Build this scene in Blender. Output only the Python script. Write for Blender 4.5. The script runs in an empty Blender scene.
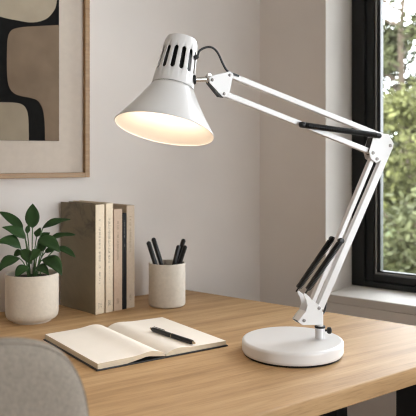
import bpy, bmesh, math, random
from mathutils import Vector as V, Matrix

random.seed(7)
scene = bpy.context.scene
COL = scene.collection

# ------------------------------------------------------------------ camera
F = 680.0            # focal length in pixels of the 416 frame
HZ = 155.0           # pixel row of the horizon
ZC = 1.142           # eye height
TOP = 0.75           # desk top height
cam_d = bpy.data.cameras.new('camera')
cam_d.sensor_width = 36.0
cam_d.lens = 36.0 * F / 416.0
cam_d.shift_y = -(208.0 - HZ) / 416.0
cam_d.clip_start = 0.02
cam_d.dof.use_dof = True
cam_d.dof.focus_distance = 1.36
cam_d.dof.aperture_fstop = 8.0
cam = bpy.data.objects.new('camera', cam_d)
COL.objects.link(cam)
cam.location = (0, 0, ZC)
cam.rotation_euler = (math.radians(90), 0, 0)
scene.camera = cam

# ------------------------------------------------------------------ sky, exposure
world = bpy.data.worlds.new('overcast_sky')
scene.world = world
world.use_nodes = True
bg = world.node_tree.nodes['Background']
bg.inputs['Color'].default_value = (0.905, 0.94, 1.0, 1)
bg.inputs['Strength'].default_value = 12.6

vs = scene.view_settings
vs.view_transform = 'Standard'
vs.look = 'None'
vs.gamma = 1.0
vs.use_curve_mapping = False
vs.exposure = 0.14
try:
    scene.cycles.use_denoising = True
    scene.cycles.filter_width = 1.1
    scene.cycles.max_bounces = 12
    scene.cycles.diffuse_bounces = 8
    scene.cycles.sample_clamp_indirect = 6.0
except Exception:
    pass

# ------------------------------------------------------------------ pixel helpers
def at(u, v, y):
    return V(((u - 208) / F * y, y, ZC - (v - HZ) / F * y))

def on_desk(u, v, z=TOP):
    return at(u, v, (ZC - z) * F / (v - HZ))

# ------------------------------------------------------------------ materials
def mat(name, col, rough=0.5, metal=0.0, var=0.0, scale=20.0, bump=0.0, bscale=200.0, stretch=(1, 1, 1),
        spec=None, coat=0.0):
    m = bpy.data.materials.new(name)
    m.use_nodes = True
    nt = m.node_tree
    b = nt.nodes['Principled BSDF']
    b.inputs['Base Color'].default_value = (*col, 1)
    b.inputs['Roughness'].default_value = rough
    b.inputs['Metallic'].default_value = metal
    if spec is not None:
        b.inputs['Specular IOR Level'].default_value = spec
    if coat:
        b.inputs['Coat Weight'].default_value = coat
        b.inputs['Coat Roughness'].default_value = 0.08
    tc = nt.nodes.new('ShaderNodeTexCoord')
    mp = nt.nodes.new('ShaderNodeMapping')
    mp.inputs['Scale'].default_value = stretch
    nt.links.new(tc.outputs['Object'], mp.inputs['Vector'])
    if var:
        n = nt.nodes.new('ShaderNodeTexNoise')
        n.inputs['Scale'].default_value = scale
        n.inputs['Detail'].default_value = 6
        nt.links.new(mp.outputs['Vector'], n.inputs['Vector'])
        r = nt.nodes.new('ShaderNodeValToRGB')
        r.color_ramp.elements[0].position = 0.3
        r.color_ramp.elements[1].position = 0.7
        r.color_ramp.elements[0].color = (*[c * (1 - var) for c in col], 1)
        r.color_ramp.elements[1].color = (*[min(1, c * (1 + var)) for c in col], 1)
        nt.links.new(n.outputs['Fac'], r.inputs['Fac'])
        nt.links.new(r.outputs['Color'], b.inputs['Base Color'])
    if bump:
        n2 = nt.nodes.new('ShaderNodeTexNoise')
        n2.inputs['Scale'].default_value = bscale
        n2.inputs['Detail'].default_value = 4
        nt.links.new(mp.outputs['Vector'], n2.inputs['Vector'])
        bp = nt.nodes.new('ShaderNodeBump')
        bp.inputs['Strength'].default_value = bump
        bp.inputs['Distance'].default_value = 0.002
        nt.links.new(n2.outputs['Fac'], bp.inputs['Height'])
        nt.links.new(bp.outputs['Normal'], b.inputs['Normal'])
    return m

def wood_mat(name, dark, mid, light, angle, rough=0.42, along=1.6, across=26.0):
    m = bpy.data.materials.new(name)
    m.use_nodes = True
    nt = m.node_tree
    b = nt.nodes['Principled BSDF']
    b.inputs['Roughness'].default_value = rough
    tc = nt.nodes.new('ShaderNodeTexCoord')
    rot = nt.nodes.new('ShaderNodeMapping')
    rot.inputs['Rotation'].default_value = (0, 0, -angle)
    nt.links.new(tc.outputs['Object'], rot.inputs['Vector'])
    mp = nt.nodes.new('ShaderNodeMapping')
    mp.inputs['Scale'].default_value = (along, across, across)
    nt.links.new(rot.outputs['Vector'], mp.inputs['Vector'])
    n = nt.nodes.new('ShaderNodeTexNoise')
    n.inputs['Scale'].default_value = 1.6
    n.inputs['Detail'].default_value = 8
    n.inputs['Roughness'].default_value = 0.62
    n.inputs['Distortion'].default_value = 0.5
    nt.links.new(mp.outputs['Vector'], n.inputs['Vector'])
    r = nt.nodes.new('ShaderNodeValToRGB')
    e = r.color_ramp.elements
    e[0].position, e[0].color = 0.30, (*dark, 1)
    e[1].position, e[1].color = 0.72, (*light, 1)
    k = e.new(0.5)
    k.color = (*mid, 1)
    nt.links.new(n.outputs['Fac'], r.inputs['Fac'])
    mp2 = nt.nodes.new('ShaderNodeMapping')
    mp2.inputs['Scale'].default_value = (along * 5, across * 8, across * 8)
    nt.links.new(rot.outputs['Vector'], mp2.inputs['Vector'])
    n2 = nt.nodes.new('ShaderNodeTexNoise')
    n2.inputs['Scale'].default_value = 2.0
    n2.inputs['Detail'].default_value = 3
    nt.links.new(mp2.outputs['Vector'], n2.inputs['Vector'])
    r2 = nt.nodes.new('ShaderNodeValToRGB')
    r2.color_ramp.elements[0].position, r2.color_ramp.elements[0].color = 0.32, (0.82, 0.79, 0.75, 1)
    r2.color_ramp.elements[1].position, r2.color_ramp.elements[1].color = 0.50, (1, 1, 1, 1)
    nt.links.new(n2.outputs['Fac'], r2.inputs['Fac'])
    mx = nt.nodes.new('ShaderNodeMix')
    mx.data_type = 'RGBA'
    mx.blend_type = 'MULTIPLY'
    mx.inputs[0].default_value = 1.0
    nt.links.new(r.outputs['Color'], mx.inputs[6])
    nt.links.new(r2.outputs['Color'], mx.inputs[7])
    nt.links.new(mx.outputs[2], b.inputs['Base Color'])
    bp = nt.nodes.new('ShaderNodeBump')
    bp.inputs['Strength'].default_value = 0.12
    bp.inputs['Distance'].default_value = 0.001
    nt.links.new(n2.outputs['Fac'], bp.inputs['Height'])
    nt.links.new(bp.outputs['Normal'], b.inputs['Normal'])
    return m

GRAIN = math.radians(34)
M = dict(
    wall=mat('wall_paint', (0.73, 0.682, 0.646), 0.9, var=0.03, scale=5, bump=0.08, bscale=90),
    wall_far=mat('wall_paint_brown', (0.28, 0.25, 0.22), 0.9, var=0.03, scale=5),
    ceiling=mat('ceiling_paint', (0.88, 0.865, 0.85), 0.9, var=0.02, scale=4),
    floor=wood_mat('floor_oak', (0.22, 0.14, 0.08), (0.32, 0.21, 0.13), (0.40, 0.28, 0.18), 0.2),
    oak=wood_mat('desk_oak', (0.35, 0.20, 0.085), (0.465, 0.285, 0.132), (0.55, 0.355, 0.182), GRAIN, rough=0.55),
    frame_oak=wood_mat('frame_oak', (0.23, 0.118, 0.038), (0.30, 0.165, 0.058), (0.36, 0.21, 0.085), 0.5, across=60),
    sill=mat('sill_paint', (0.64, 0.60, 0.56), 0.6, var=0.03, scale=8),
    black_alu=mat('black_window_metal', (0.009, 0.010, 0.0105), 0.42, var=0.1, scale=30, spec=0.35),
    gasket=mat('window_gasket', (0.35, 0.36, 0.36), 0.25, metal=0.7, var=0.03),
    black_steel=mat('black_leg_steel', (0.008, 0.008, 0.009), 0.5, var=0.1, scale=30, spec=0.3),
    white=mat('white_enamel', (0.73, 0.712, 0.70), 0.34, var=0.015, scale=6, coat=0.25),
    white_in=mat('white_enamel_dimmed', (0.50, 0.48, 0.45), 0.6, var=0.01, scale=6),  # inside of the white shade, greyed so the bulb's glow stays dimmer
    chrome=mat('chrome', (0.62, 0.60, 0.57), 0.18, metal=1.0, var=0.02),
    screw=mat('screw_steel', (0.22, 0.20, 0.185), 0.42, metal=1.0, var=0.05),
    black_plastic=mat('black_plastic', (0.008, 0.008, 0.008), 0.4, var=0.1, scale=40, spec=0.35),
    spring=mat('spring_black', (0.009, 0.0085, 0.008), 0.35, var=0.1, scale=60, spec=0.4),
    cable=mat('cable_rubber', (0.012, 0.012, 0.013), 0.5, var=0.1, scale=60),
    ceramic=mat('sand_ceramic', (0.56, 0.49, 0.405), 0.75, var=0.05, scale=140, bump=0.12, bscale=260),
    pencup=mat('cup_ceramic', (0.57, 0.51, 0.43), 0.65, var=0.06, scale=120, bump=0.1, bscale=240),
    soil=mat('potting_soil', (0.022, 0.015, 0.010), 0.95, var=0.5, scale=150, bump=1.0, bscale=250),
    leaf=mat('leaf_green', (0.022, 0.056, 0.014), 0.4, var=0.3, scale=28, spec=0.3),
    stalk=mat('stalk_green', (0.055, 0.12, 0.035), 0.5, var=0.15, scale=60),
    paper=mat('paper_cream', (0.91, 0.84, 0.75), 0.85, var=0.02, scale=20),
    edge=mat('page_edges', (0.66, 0.56, 0.42), 0.9, var=0.12, scale=3, stretch=(1, 1, 500)),
    nb_cover=mat('notebook_black', (0.012, 0.012, 0.013), 0.5, var=0.15, scale=60),
    pen=mat('pen_black', (0.008, 0.0075, 0.0075), 0.32, var=0.1, scale=40, spec=0.4),
    gold=mat('pen_metal', (0.50, 0.40, 0.27), 0.25, metal=1.0, var=0.05),
    cream_book=mat('cream_book_cloth', (0.70, 0.59, 0.445), 0.8, var=0.05, scale=200, bump=0.1, bscale=600),
    pink_book=mat('rosy_beige_book_cloth', (0.49, 0.365, 0.27), 0.8, var=0.05, scale=200, bump=0.1, bscale=600),
    taupe_book=mat('taupe_book_cloth', (0.46, 0.365, 0.275), 0.8, var=0.05, scale=200, bump=0.1, bscale=600),
    black_book=mat('black_book_cloth', (0.010, 0.010, 0.0105), 0.7, var=0.1, scale=200, spec=0.2),
    ink=mat('spine_ink', (0.20, 0.155, 0.11), 0.8, var=0.05),
    ink_grey=mat('spine_ink_grey', (0.16, 0.15, 0.14), 0.7, var=0.05),
    ink_gold=mat('spine_ink_gold', (0.45, 0.34, 0.2), 0.5, var=0.05),
    fabric=mat('chair_fabric', (0.225, 0.188, 0.150), 0.95, var=0.16, scale=260, bump=0.5, bscale=420),
    mount=mat('picture_mount', (0.56, 0.485, 0.415), 0.9, var=0.03, scale=60),
    art_black=mat('art_black', (0.009, 0.0085, 0.008), 0.9, var=0.15, scale=60, spec=0.12),
    art_sand=mat('art_sand', (0.36, 0.30, 0.22), 0.9, var=0.07, scale=18, bump=0.1, bscale=400),
    art_brown=mat('art_brown', (0.185, 0.13, 0.085), 0.9, var=0.10, scale=18, bump=0.1, bscale=400),
    bark=mat('bark', (0.09, 0.065, 0.045), 0.9, var=0.4, scale=20),
    grass=mat('lawn', (0.07, 0.10, 0.03), 0.95, var=0.4, scale=3),
    leaf_yellow=mat('leaf_yellow_green', (0.086, 0.088, 0.030), 0.7, var=0.75, scale=2.2, spec=0.2),
    leaf_mid=mat('leaf_mid_green', (0.052, 0.056, 0.023), 0.7, var=0.75, scale=2.2, spec=0.2),
    leaf_dark=mat('leaf_dark_green', (0.03, 0.04, 0.02), 0.7, var=0.6, scale=1.5, spec=0.2),
)

def art_cover_mat():
    m = mat('olive_art_cover', (0.15, 0.12, 0.08), 0.75)
    nt = m.node_tree
    b = nt.nodes['Principled BSDF']
    tc = nt.nodes.new('ShaderNodeTexCoord')
    n1 = nt.nodes.new('ShaderNodeTexNoise')
    n1.inputs['Scale'].default_value = 11
    n1.inputs['Detail'].default_value = 9
    n1.inputs['Roughness'].default_value = 0.65
    n1.inputs['Distortion'].default_value = 1.2
    nt.links.new(tc.outputs['Object'], n1.inputs['Vector'])
    # smoky patch only in the upper half of the cover
    sp = nt.nodes.new('ShaderNodeSeparateXYZ')
    nt.links.new(tc.outputs['Object'], sp.inputs['Vector'])
    mr = nt.nodes.new('ShaderNodeMapRange')
    mr.inputs['From Min'].default_value = 0.13
    mr.inputs['From Max'].default_value = 0.22
    mr.inputs['To Min'].default_value = 0.0
    mr.inputs['To Max'].default_value = 0.16
    nt.links.new(sp.outputs['Z'], mr.inputs['Value'])
    ad = nt.nodes.new('ShaderNodeMath')
    ad.operation = 'ADD'
    nt.links.new(n1.outputs['Fac'], ad.inputs[0])
    nt.links.new(mr.outputs['Result'], ad.inputs[1])
    r = nt.nodes.new('ShaderNodeValToRGB')
    e = r.color_ramp.elements
    e[0].position, e[0].color = 0.35, (0.25, 0.205, 0.135, 1)
    e[1].position, e[1].color = 0.74, (0.12, 0.097, 0.068, 1)
    k = e.new(0.62)
    k.color = (0.215, 0.175, 0.115, 1)
    nt.links.new(ad.outputs[0], r.inputs['Fac'])
    nt.links.new(r.outputs['Color'], b.inputs['Base Color'])
    return m
M['art_cover'] = art_cover_mat()

def glass_mat():
    m = bpy.data.materials.new('window_glass')
    m.use_nodes = True
    nt = m.node_tree
    nt.nodes.remove(nt.nodes['Principled BSDF'])
    out = nt.nodes['Material Output']
    tr = nt.nodes.new('ShaderNodeBsdfTransparent')
    tr.inputs['Color'].default_value = (0.97, 0.98, 0.97, 1)
    gl = nt.nodes.new('ShaderNodeBsdfGlossy')
    gl.inputs['Roughness'].default_value = 0.02
    fr = nt.nodes.new('ShaderNodeFresnel')
    fr.inputs['IOR'].default_value = 1.35
    mx = nt.nodes.new('ShaderNodeMixShader')
    nt.links.new(fr.outputs[0], mx.inputs[0])
    nt.links.new(tr.outputs[0], mx.inputs[1])
    nt.links.new(gl.outputs[0], mx.inputs[2])
    nt.links.new(mx.outputs[0], out.inputs['Surface'])
    return m
M['glass'] = glass_mat()

def emit_mat(name, col, strength):
    m = bpy.data.materials.new(name)
    m.use_nodes = True
    b = m.node_tree.nodes['Principled BSDF']
    b.inputs['Base Color'].default_value = (*col, 1)
    b.inputs['Emission Color'].default_value = (*col, 1)
    b.inputs['Emission Strength'].default_value = strength
    return m

# ------------------------------------------------------------------ mesh helpers (world coordinates in, relative to the root's origin out)
class MB:
    def __init__(self):
        self.v, self.f, self.mi = [], [], []

    def add(self, verts, faces, mi=0):
        o = len(self.v)
        self.v += [V(p) for p in verts]
        self.f += [[i + o for i in f] for f in faces]
        self.mi += [mi] * len(faces)

    def prism(self, pts, ext, mi=0):
        n = len(pts)
        a = [V(p) for p in pts]
        b = [p + V(ext) for p in a]
        fs = [list(range(n))[::-1], [n + i for i in range(n)]]
        fs += [[i, (i + 1) % n, n + (i + 1) % n, n + i] for i in range(n)]
        self.add(a + b, fs, mi)

    def box(self, c, ax, ay, az, mi=0):      # centre and three half-extent vectors
        c, ax, ay, az = V(c), V(ax), V(ay), V(az)
        self.prism([c - ax - ay - az, c + ax - ay - az, c + ax + ay - az, c - ax + ay - az], az * 2, mi)

    def lathe(self, prof, c, axis=(0, 0, 1), n=48, skip=None, mi=0, ref=None):
        axis = V(axis).normalized()
        r = V(ref) if ref is not None else (V((1, 0, 0)) if abs(axis.x) < 0.9 else V((0, 1, 0)))
        ex = (r - axis * r.dot(axis)).normalized()
        ey = axis.cross(ex)
        c = V(c)
        vs_, rows = [], []
        for (rad, h) in prof:
            if rad < 1e-6:
                rows.append([len(vs_)])
                vs_.append(c + axis * h)
            else:
                row = []
                for i in range(n):
                    a = 2 * math.pi * i / n
                    row.append(len(vs_))
                    vs_.append(c + axis * h + (ex * math.cos(a) + ey * math.sin(a)) * rad)
                rows.append(row)
        fs = []
        for k in range(len(rows) - 1):
            A, B = rows[k], rows[k + 1]
            for i in range(n):
                if skip and skip(k, i):
                    continue
                j = (i + 1) % n
                if len(A) == 1 and len(B) == 1:
                    continue
                if len(A) == 1:
                    fs.append([A[0], B[j], B[i]])
                elif len(B) == 1:
                    fs.append([A[i], A[j], B[0]])
                else:
                    fs.append([A[i], A[j], B[j], B[i]])
        self.add(vs_, fs, mi)

    def tube(self, pts, r, n=10, caps=True, mi=0):
        pts = [V(p) for p in pts]
        rs = r if isinstance(r, (list, tuple)) else [r] * len(pts)
        vs_, fs = [], []
        t0 = (pts[1] - pts[0]).normalized()
        up = V((0, 0, 1)) if abs(t0.z) < 0.9 else V((1, 0, 0))
        ex = (up - t0 * up.dot(t0)).normalized()
        for k, p in enumerate(pts):
            t = (pts[min(k + 1, len(pts) - 1)] - pts[max(k - 1, 0)]).normalized()
            ex = (ex - t * ex.dot(t)).normalized()
            ey = t.cross(ex)
            for i in range(n):
                a = 2 * math.pi * i / n
                vs_.append(p + (ex * math.cos(a) + ey * math.sin(a)) * rs[k])
        for k in range(len(pts) - 1):
            for i in range(n):
                j = (i + 1) % n
                fs.append([k * n + i, k * n + j, (k + 1) * n + j, (k + 1) * n + i])
        if caps:
            fs.append(list(range(n))[::-1])
            fs.append([(len(pts) - 1) * n + i for i in range(n)])
        self.add(vs_, fs, mi)

    def build(self, name, mats, parent=None, smooth=True, bevel=0.0, solid=0.0, seg=2, origin=None):
        root = parent
        while root is not None and root.parent is not None:
            root = root.parent
        if root is not None:
            org = V(root.location)
        else:
            org = V(origin) if origin is not None else V((0, 0, 0))
        me = bpy.data.meshes.new(name)
        me.from_pydata([p - org for p in self.v], [], self.f)
        for mm in (mats if isinstance(mats, (list, tuple)) else [mats]):
            me.materials.append(mm)
        for p, i in zip(me.polygons, self.mi):
            p.material_index = i
            p.use_smooth = smooth
        bm = bmesh.new()
        bm.from_mesh(me)
        bmesh.ops.recalc_face_normals(bm, faces=bm.faces)
        bm.to_mesh(me)
        bm.free()
        o = bpy.data.objects.new(name, me)
        COL.objects.link(o)
        if parent is not None:
            o.parent = parent
        else:
            o.location = org
        if solid:
            s = o.modifiers.new('solid', 'SOLIDIFY')
            s.thickness = solid
            s.offset = 0
        if bevel:
            b = o.modifiers.new('bevel', 'BEVEL')
            b.width = bevel
            b.segments = seg
            b.limit_method = 'ANGLE'
            b.angle_limit = math.radians(35)
        if smooth:
            try:
                me.set_sharp_from_angle(angle=math.radians(40))
            except Exception:
                pass
        return o

def tag(o, label=None, cat=None, group=None, kind=None):
    if label: o['label'] = label
    if cat: o['category'] = cat
    if group: o['group'] = group
    if kind: o['kind'] = kind
    return o

def thing(name, loc, label, cat, group=None):
    o = bpy.data.objects.new(name, None)
    o.empty_display_size = 0.05
    COL.objects.link(o)
    o.location = loc
    return tag(o, label, cat, group)

def bez(p0, p1, p2, n=8):
    p0, p1, p2 = V(p0), V(p1), V(p2)
    return [p0 * (1 - t) ** 2 + p1 * 2 * t * (1 - t) + p2 * t * t for t in [i / n for i in range(n + 1)]]

def catmull(pts, n=6):
    pts = [V(p) for p in pts]
    P = [pts[0] * 2 - pts[1]] + pts + [pts[-1] * 2 - pts[-2]]
    out = []
    for i in range(1, len(P) - 2):
        for k in range(n):
            t = k / n
            a, b, c, d = P[i - 1], P[i], P[i + 1], P[i + 2]
            out.append(0.5 * ((2 * b) + (c - a) * t + (2 * a - 5 * b + 4 * c - d) * t * t + (3 * b - a - 3 * c + d) * t ** 3))
    out.append(pts[-1])
    return out

# ------------------------------------------------------------------ the room
CEIL = 2.55
TB = V((0.8535, 0.521, 0)).normalized()          # along the picture wall, to the right
NB = V((-TB.y, TB.x, 0))                          # out of the room through the picture wall
W0 = V((-0.521, 1.703, 0))
K = V((0.162, 2.120, 0))                          # corner between the picture wall and the window wall
TR = V((0.788, -0.616, 0)).normalized()          # along the window wall, to the right
NR = V((-TR.y, TR.x, 0))                          # out of the room through the window wall
A = K - TB * 2.9
B = K + TR * 3.6
A2 = V((-1.5, -1.9, 0))
B2 = V((1.9, -2.3, 0))
TH = 0.14

def struct(o):
    o['kind'] = 'structure'
    return o

def wall(name, p, q, out, z0=0.0, z1=CEIL, m=None):
    b = MB()
    b.prism([p + V((0, 0, z0)), q + V((0, 0, z0)), q + V((0, 0, z1)), p + V((0, 0, z1))], out * TH)
    return struct(b.build(name, m or M['wall'], smooth=False))

wall('wall_back', A, K, NB)
def outn(p, q):
    d = (q - p).normalized()
    n = V((-d.y, d.x, 0))
    return n if n.dot((p + q) * 0.5 - V((0.1, 0.3, 0))) > 0 else -n
wall('wall_left', A, A2, outn(A, A2))
wall('wall_front', A2, B2, outn(A2, B2), m=M['wall_far'])
SD = (B - B2).normalized()
SO = outn(B2, B)
SL = (B - B2).length
S0, S1, SZ0, SZ1 = 0.75, SL - 0.15, 0.35, 2.35       # the second window, right of and behind the camera
b = MB()
for (ta, tb, za, zb) in ((0, S0, 0, CEIL), (S1, SL, 0, CEIL), (S0, S1, 0, SZ0), (S0, S1, SZ1, CEIL)):
    p, q = B2 + SD * ta, B2 + SD * tb
    b.prism([p + V((0, 0, za)), q + V((0, 0, za)), q + V((0, 0, zb)), p + V((0, 0, zb))], SO * TH)
struct(b.build('wall_side', M['wall'], smooth=False))
win2 = bpy.data.objects.new('window_2', None)
COL.objects.link(win2)
win2.location = B2 + SD * S0 + V((0, 0, SZ0))
struct(win2)
b = MB()
MS = (S0 + S1) / 2
for (ta, tb, za, zb) in ((S0, S0 + 0.05, SZ0, SZ1), (S1 - 0.05, S1, SZ0, SZ1), (MS - 0.03, MS + 0.03, SZ0 + 0.05, SZ1 - 0.05), (S0 + 0.05, S1 - 0.05, SZ0, SZ0 + 0.05), (S0 + 0.05, S1 - 0.05, SZ1 - 0.05, SZ1)):
    p, q = B2 + SD * ta + SO * 0.05, B2 + SD * tb + SO * 0.05
    b.prism([p + V((0, 0, za)), q + V((0, 0, za)), q + V((0, 0, zb)), p + V((0, 0, zb))], SO * 0.06)
b.build('window_frame', M['black_alu'], win2, smooth=False, bevel=0.002)
for ta, tb in ((S0 + 0.045, MS - 0.025), (MS + 0.025, S1 - 0.045)):
    b = MB()
    p, q = B2 + SD * ta + SO * 0.078, B2 + SD * tb + SO * 0.078
    b.prism([p + V((0, 0, SZ0 + 0.045)), q + V((0, 0, SZ0 + 0.045)), q + V((0, 0, SZ1 - 0.045)), p + V((0, 0, SZ1 - 0.045))], SO * 0.004)
    b.build('glass_pane', M['glass'], win2, smooth=False)

# window wall with a deep opening
T0, T1 = 0.2290, 1.12              # opening along the wall, measured from the corner
ZS, ZT = 0.7387, 2.25              # sill and head
DEEP = 0.1655                      # reveal depth to the frame
FULL = 0.26
BLOCKER = 0.40  # how far the added shading block stands out into the room
b = MB()
def wseg(t0, t1, z0, z1):
    p, q = K + TR * t0, K + TR * t1
    b.prism([p + V((0, 0, z0)), q + V((0, 0, z0)), q + V((0, 0, z1)), p + V((0, 0, z1))], NR * FULL)
wseg(0.0, T0, 0, CEIL)
wseg(T1, 3.6, 0, CEIL)
wseg(T0, T1, 0, ZS - 0.025)
wseg(T0, T1, ZT, CEIL)
struct(b.build('wall_right', M['wall'], smooth=False))
# unseen block added right of the desk to shade the back wall's corner
b = MB()
p, q = K + TR * 1.16, K + TR * 1.42
b.prism([p, q, q + V((0, 0, CEIL)), p + V((0, 0, CEIL))], -NR * BLOCKER)
struct(b.build('shade_blocker', M['wall'], smooth=False))

b = MB()
p, q = K + TR * (T0 + 0.0005), K + TR * (T1 - 0.0005)
b.prism([p + V((0, 0, ZS - 0.0245)), q + V((0, 0, ZS - 0.0245)), q + V((0, 0, ZS)), p + V((0, 0, ZS))], NR * FULL)
struct(b.build('trim_1', M['sill'], smooth=False, bevel=0.003))

b = MB()
poly = [A, K, B, B2, A2]
ctr = sum(poly, V((0, 0, 0))) / 5
big = [ctr + (x - ctr) * 1.12 for x in poly]
b.prism([x + V((0, 0, -0.1)) for x in big], V((0, 0, 0.1)))
struct(b.build('floor', M['floor'], smooth=False))
b = MB()
b.prism([x + V((0, 0, CEIL)) for x in big], V((0, 0, 0.1)))
struct(b.build('ceiling', M['ceiling'], smooth=False))

# window: outer frame, two sashes, bead and glass
win = bpy.data.objects.new('window_1', None)
COL.objects.link(win)
win.location = K + TR * T0 + NR * DEEP + V((0, 0, ZS))
struct(win)
def rect_frame(name, t0, t1, z0, z1, w, d0, d1, m, parent, bev=0.002, wb=None):
    wb = wb or w
    bb = MB()
    def bar(ta, tb, za, zb):
        p = K + TR * ta + NR * d0
        q = K + TR * tb + NR * d0
        bb.prism([p + V((0, 0, za)), q + V((0, 0, za)), q + V((0, 0, zb)), p + V((0, 0, zb))], NR * (d1 - d0))
    bar(t0, t0 + w, z0, z1)
    bar(t1 - w, t1, z0, z1)
    bar(t0 + w, t1 - w, z0, z0 + wb)
    bar(t0 + w, t1 - w, z1 - wb, z1)
    o = bb.build(name, m, parent, smooth=False, bevel=bev)
    return o
rect_frame('window_frame', T0 + 0.001, T1 - 0.001, ZS + 0.001, ZT - 0.001, 0.042, DEEP, DEEP + 0.075, M['black_alu'], win, wb=0.016)
MIDT = 0.70
for (ta, tb) in ((T0 + 0.044, MIDT - 0.002), (MIDT + 0.002, T1 - 0.044)):
    s = rect_frame('sash', ta, tb, ZS + 0.018, ZT - 0.020, 0.024, DEEP + 0.012, DEEP + 0.062, M['black_alu'], win, wb=0.021)
    rect_frame('glazing_bead', ta + 0.0242, tb - 0.0242, ZS + 0.0392, ZT - 0.0412, 0.0065, DEEP + 0.022, DEEP + 0.05, M['gasket'], s, bev=0.001, wb=0.005)
    rect_frame('gasket', ta + 0.0309, tb - 0.0309, ZS + 0.0444, ZT - 0.0464, 0.0095, DEEP + 0.026, DEEP + 0.048, M['black_alu'], s, bev=0.001, wb=0.004)
    bb = MB()
    p, q = K + TR * (ta + 0.036) + NR * (DEEP + 0.034), K + TR * (tb - 0.036) + NR * (DEEP + 0.034)
    bb.prism([p + V((0, 0, ZS + 0.046)), q + V((0, 0, ZS + 0.046)), q + V((0, 0, ZT - 0.048)), p + V((0, 0, ZT - 0.048))], NR * 0.004)
    bb.build('glass_pane', M['glass'], s, smooth=False)
# sampling guide for daylight through the opening (gives no light of its own)
def portal(c, n, w, h):
    pl = bpy.data.lights.new('window_portal', 'AREA')
    pl.shape = 'RECTANGLE'
    pl.size = w
    pl.size_y = h
    pl.cycles.is_portal = True
    po = bpy.data.objects.new('window_portal', pl)
    COL.objects.link(po)
    po.location = c
    po.rotation_euler = (-n).to_track_quat('-Z', 'Y').to_euler()
portal(K + TR * (T0 + T1) / 2 + NR * (FULL + 0.02) + V((0, 0, (ZS + ZT) / 2)), NR, T1 - T0, ZT - ZS)
portal(B2 + SD * (S0 + S1) / 2 + SO * (TH + 0.02) + V((0, 0, (SZ0 + SZ1) / 2)), SO, S1 - S0, SZ1 - SZ0)

# ------------------------------------------------------------------ the garden beyond the window
b = MB()
g0 = K + NR * 0.6
b.prism([g0 - TR * 12 + V((0, 0, -1.55)), g0 + TR * 14 + V((0, 0, -1.55)), g0 + TR * 14 + NR * 40 + V((0, 0, -1.55)), g0 - TR * 12 + NR * 40 + V((0, 0, -1.55))], V((0, 0, 0.1)))
struct(b.build('ground', M['grass'], smooth=False))

def tree(name, x, y, zc, rx, rz, nleaf, size, m, label, cat, trunk=0.06, shell=0.35):
    rnd = random.Random(int(x * 1000) + int(y * 77))
    root = thing(name, (x, y, -1.45), label, cat)
    t = MB()
    t.tube(catmull([(x, y, -1.46), (x + 0.05, y, zc * 0.4), (x - 0.04, y + 0.03, zc), (x + 0.03, y, zc + rz * 0.5)], 4),
           [trunk * (1 - 0.05 * i) for i in range(13)], 8)
    for k in range(7):
        a = rnd.uniform(0, 6.28)
        s = V((x, y, zc - rz * 0.4 + k * rz * 0.13))
        t.tube(bez(s, s + V((math.cos(a) * rx * 0.4, math.sin(a) * rx * 0.4, 0.1)), s + V((math.cos(a) * rx * 0.7, math.sin(a) * rx * 0.7, rz * 0.35)), 5),
               [trunk * 0.4, trunk * 0.34, trunk * 0.28, trunk * 0.2, trunk * 0.14, trunk * 0.06], 6)
    t.build('trunk', M['bark'], root)
    f = MB()
    cl = []
    for k in range(26):
        d = V((rnd.gauss(0, 1), rnd.gauss(0, 1), rnd.gauss(0, 1))).normalized() * rnd.uniform(shell, 1)
        cl.append(V((x + d.x * rx, y + d.y * rx, zc + d.z * rz)))
    for i in range(nleaf):
        c = rnd.choice(cl)
        d = V((rnd.gauss(0, 1), rnd.gauss(0, 1), rnd.gauss(0, 0.8))) * rx * 0.17
        p = c + d
        s = size * rnd.uniform(0.6, 1.3)
        nrm = V((rnd.gauss(0, 1), rnd.gauss(0, 1), rnd.gauss(0.5, 1))).normalized()
        e1 = nrm.orthogonal().normalized()
        e1 = Matrix.Rotation(rnd.uniform(0, 6.28), 3, nrm) @ e1
        e2 = nrm.cross(e1)
        f.add([p - e1 * s, p - e1 * s * 0.35 + e2 * s * 0.42 + nrm * s * 0.1, p + e1 * s * 0.4 + e2 * s * 0.4 + nrm * s * 0.1, p + e1 * s,
               p + e1 * s * 0.4 - e2 * s * 0.4 + nrm * s * 0.1, p - e1 * s * 0.35 - e2 * s * 0.42 + nrm * s * 0.1], [[0, 1, 2, 3], [0, 3, 4, 5]])
    f.build('foliage', m, root, smooth=False)
    return root

tree('garden_bush', 2.75, 9.4, -0.35, 0.95, 1.15, 7000, 0.055, M['leaf_mid'], 'low green bush nearest to the window glass', 'bush', 0.05, 0.1)
tree('garden_tree', 3.75, 12.6, 1.2, 1.25, 1.6, 9000, 0.06, M['leaf_yellow'], 'yellow-green leafy tree in the middle of the window view', 'tree', 0.09)
tree('garden_tree', 5.2, 18.2, 3.9, 1.7, 2.9, 17000, 0.085, M['leaf_mid'], 'tall thin-leaved tree with bright sky showing through its crown', 'tree', 0.14)
tree('garden_bush', 6.6, 25.0, 0.9, 2.6, 2.6, 8000, 0.12, M['leaf_dark'], 'wide dark bush farthest back in the garden', 'bush', 0.08, 0.1)
tree('garden_tree', 7.6, 12.6, 1.3, 1.3, 2.0, 6000, 0.07, M['leaf_yellow'], 'yellow-green tree just beyond the right edge of the window view', 'tree', 0.09)

tree('garden_tree', 1.6, 16.5, 2.0, 1.3, 2.4, 6000, 0.08, M['leaf_mid'], 'mid green tree hidden by the window frame from the desk side', 'tree', 0.1)
tree('garden_tree', 10.6, 17.5, 2.0, 1.7, 2.6, 6000, 0.09, M['leaf_mid'], 'mid green tree far to the right beyond the window', 'tree', 0.1)

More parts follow.
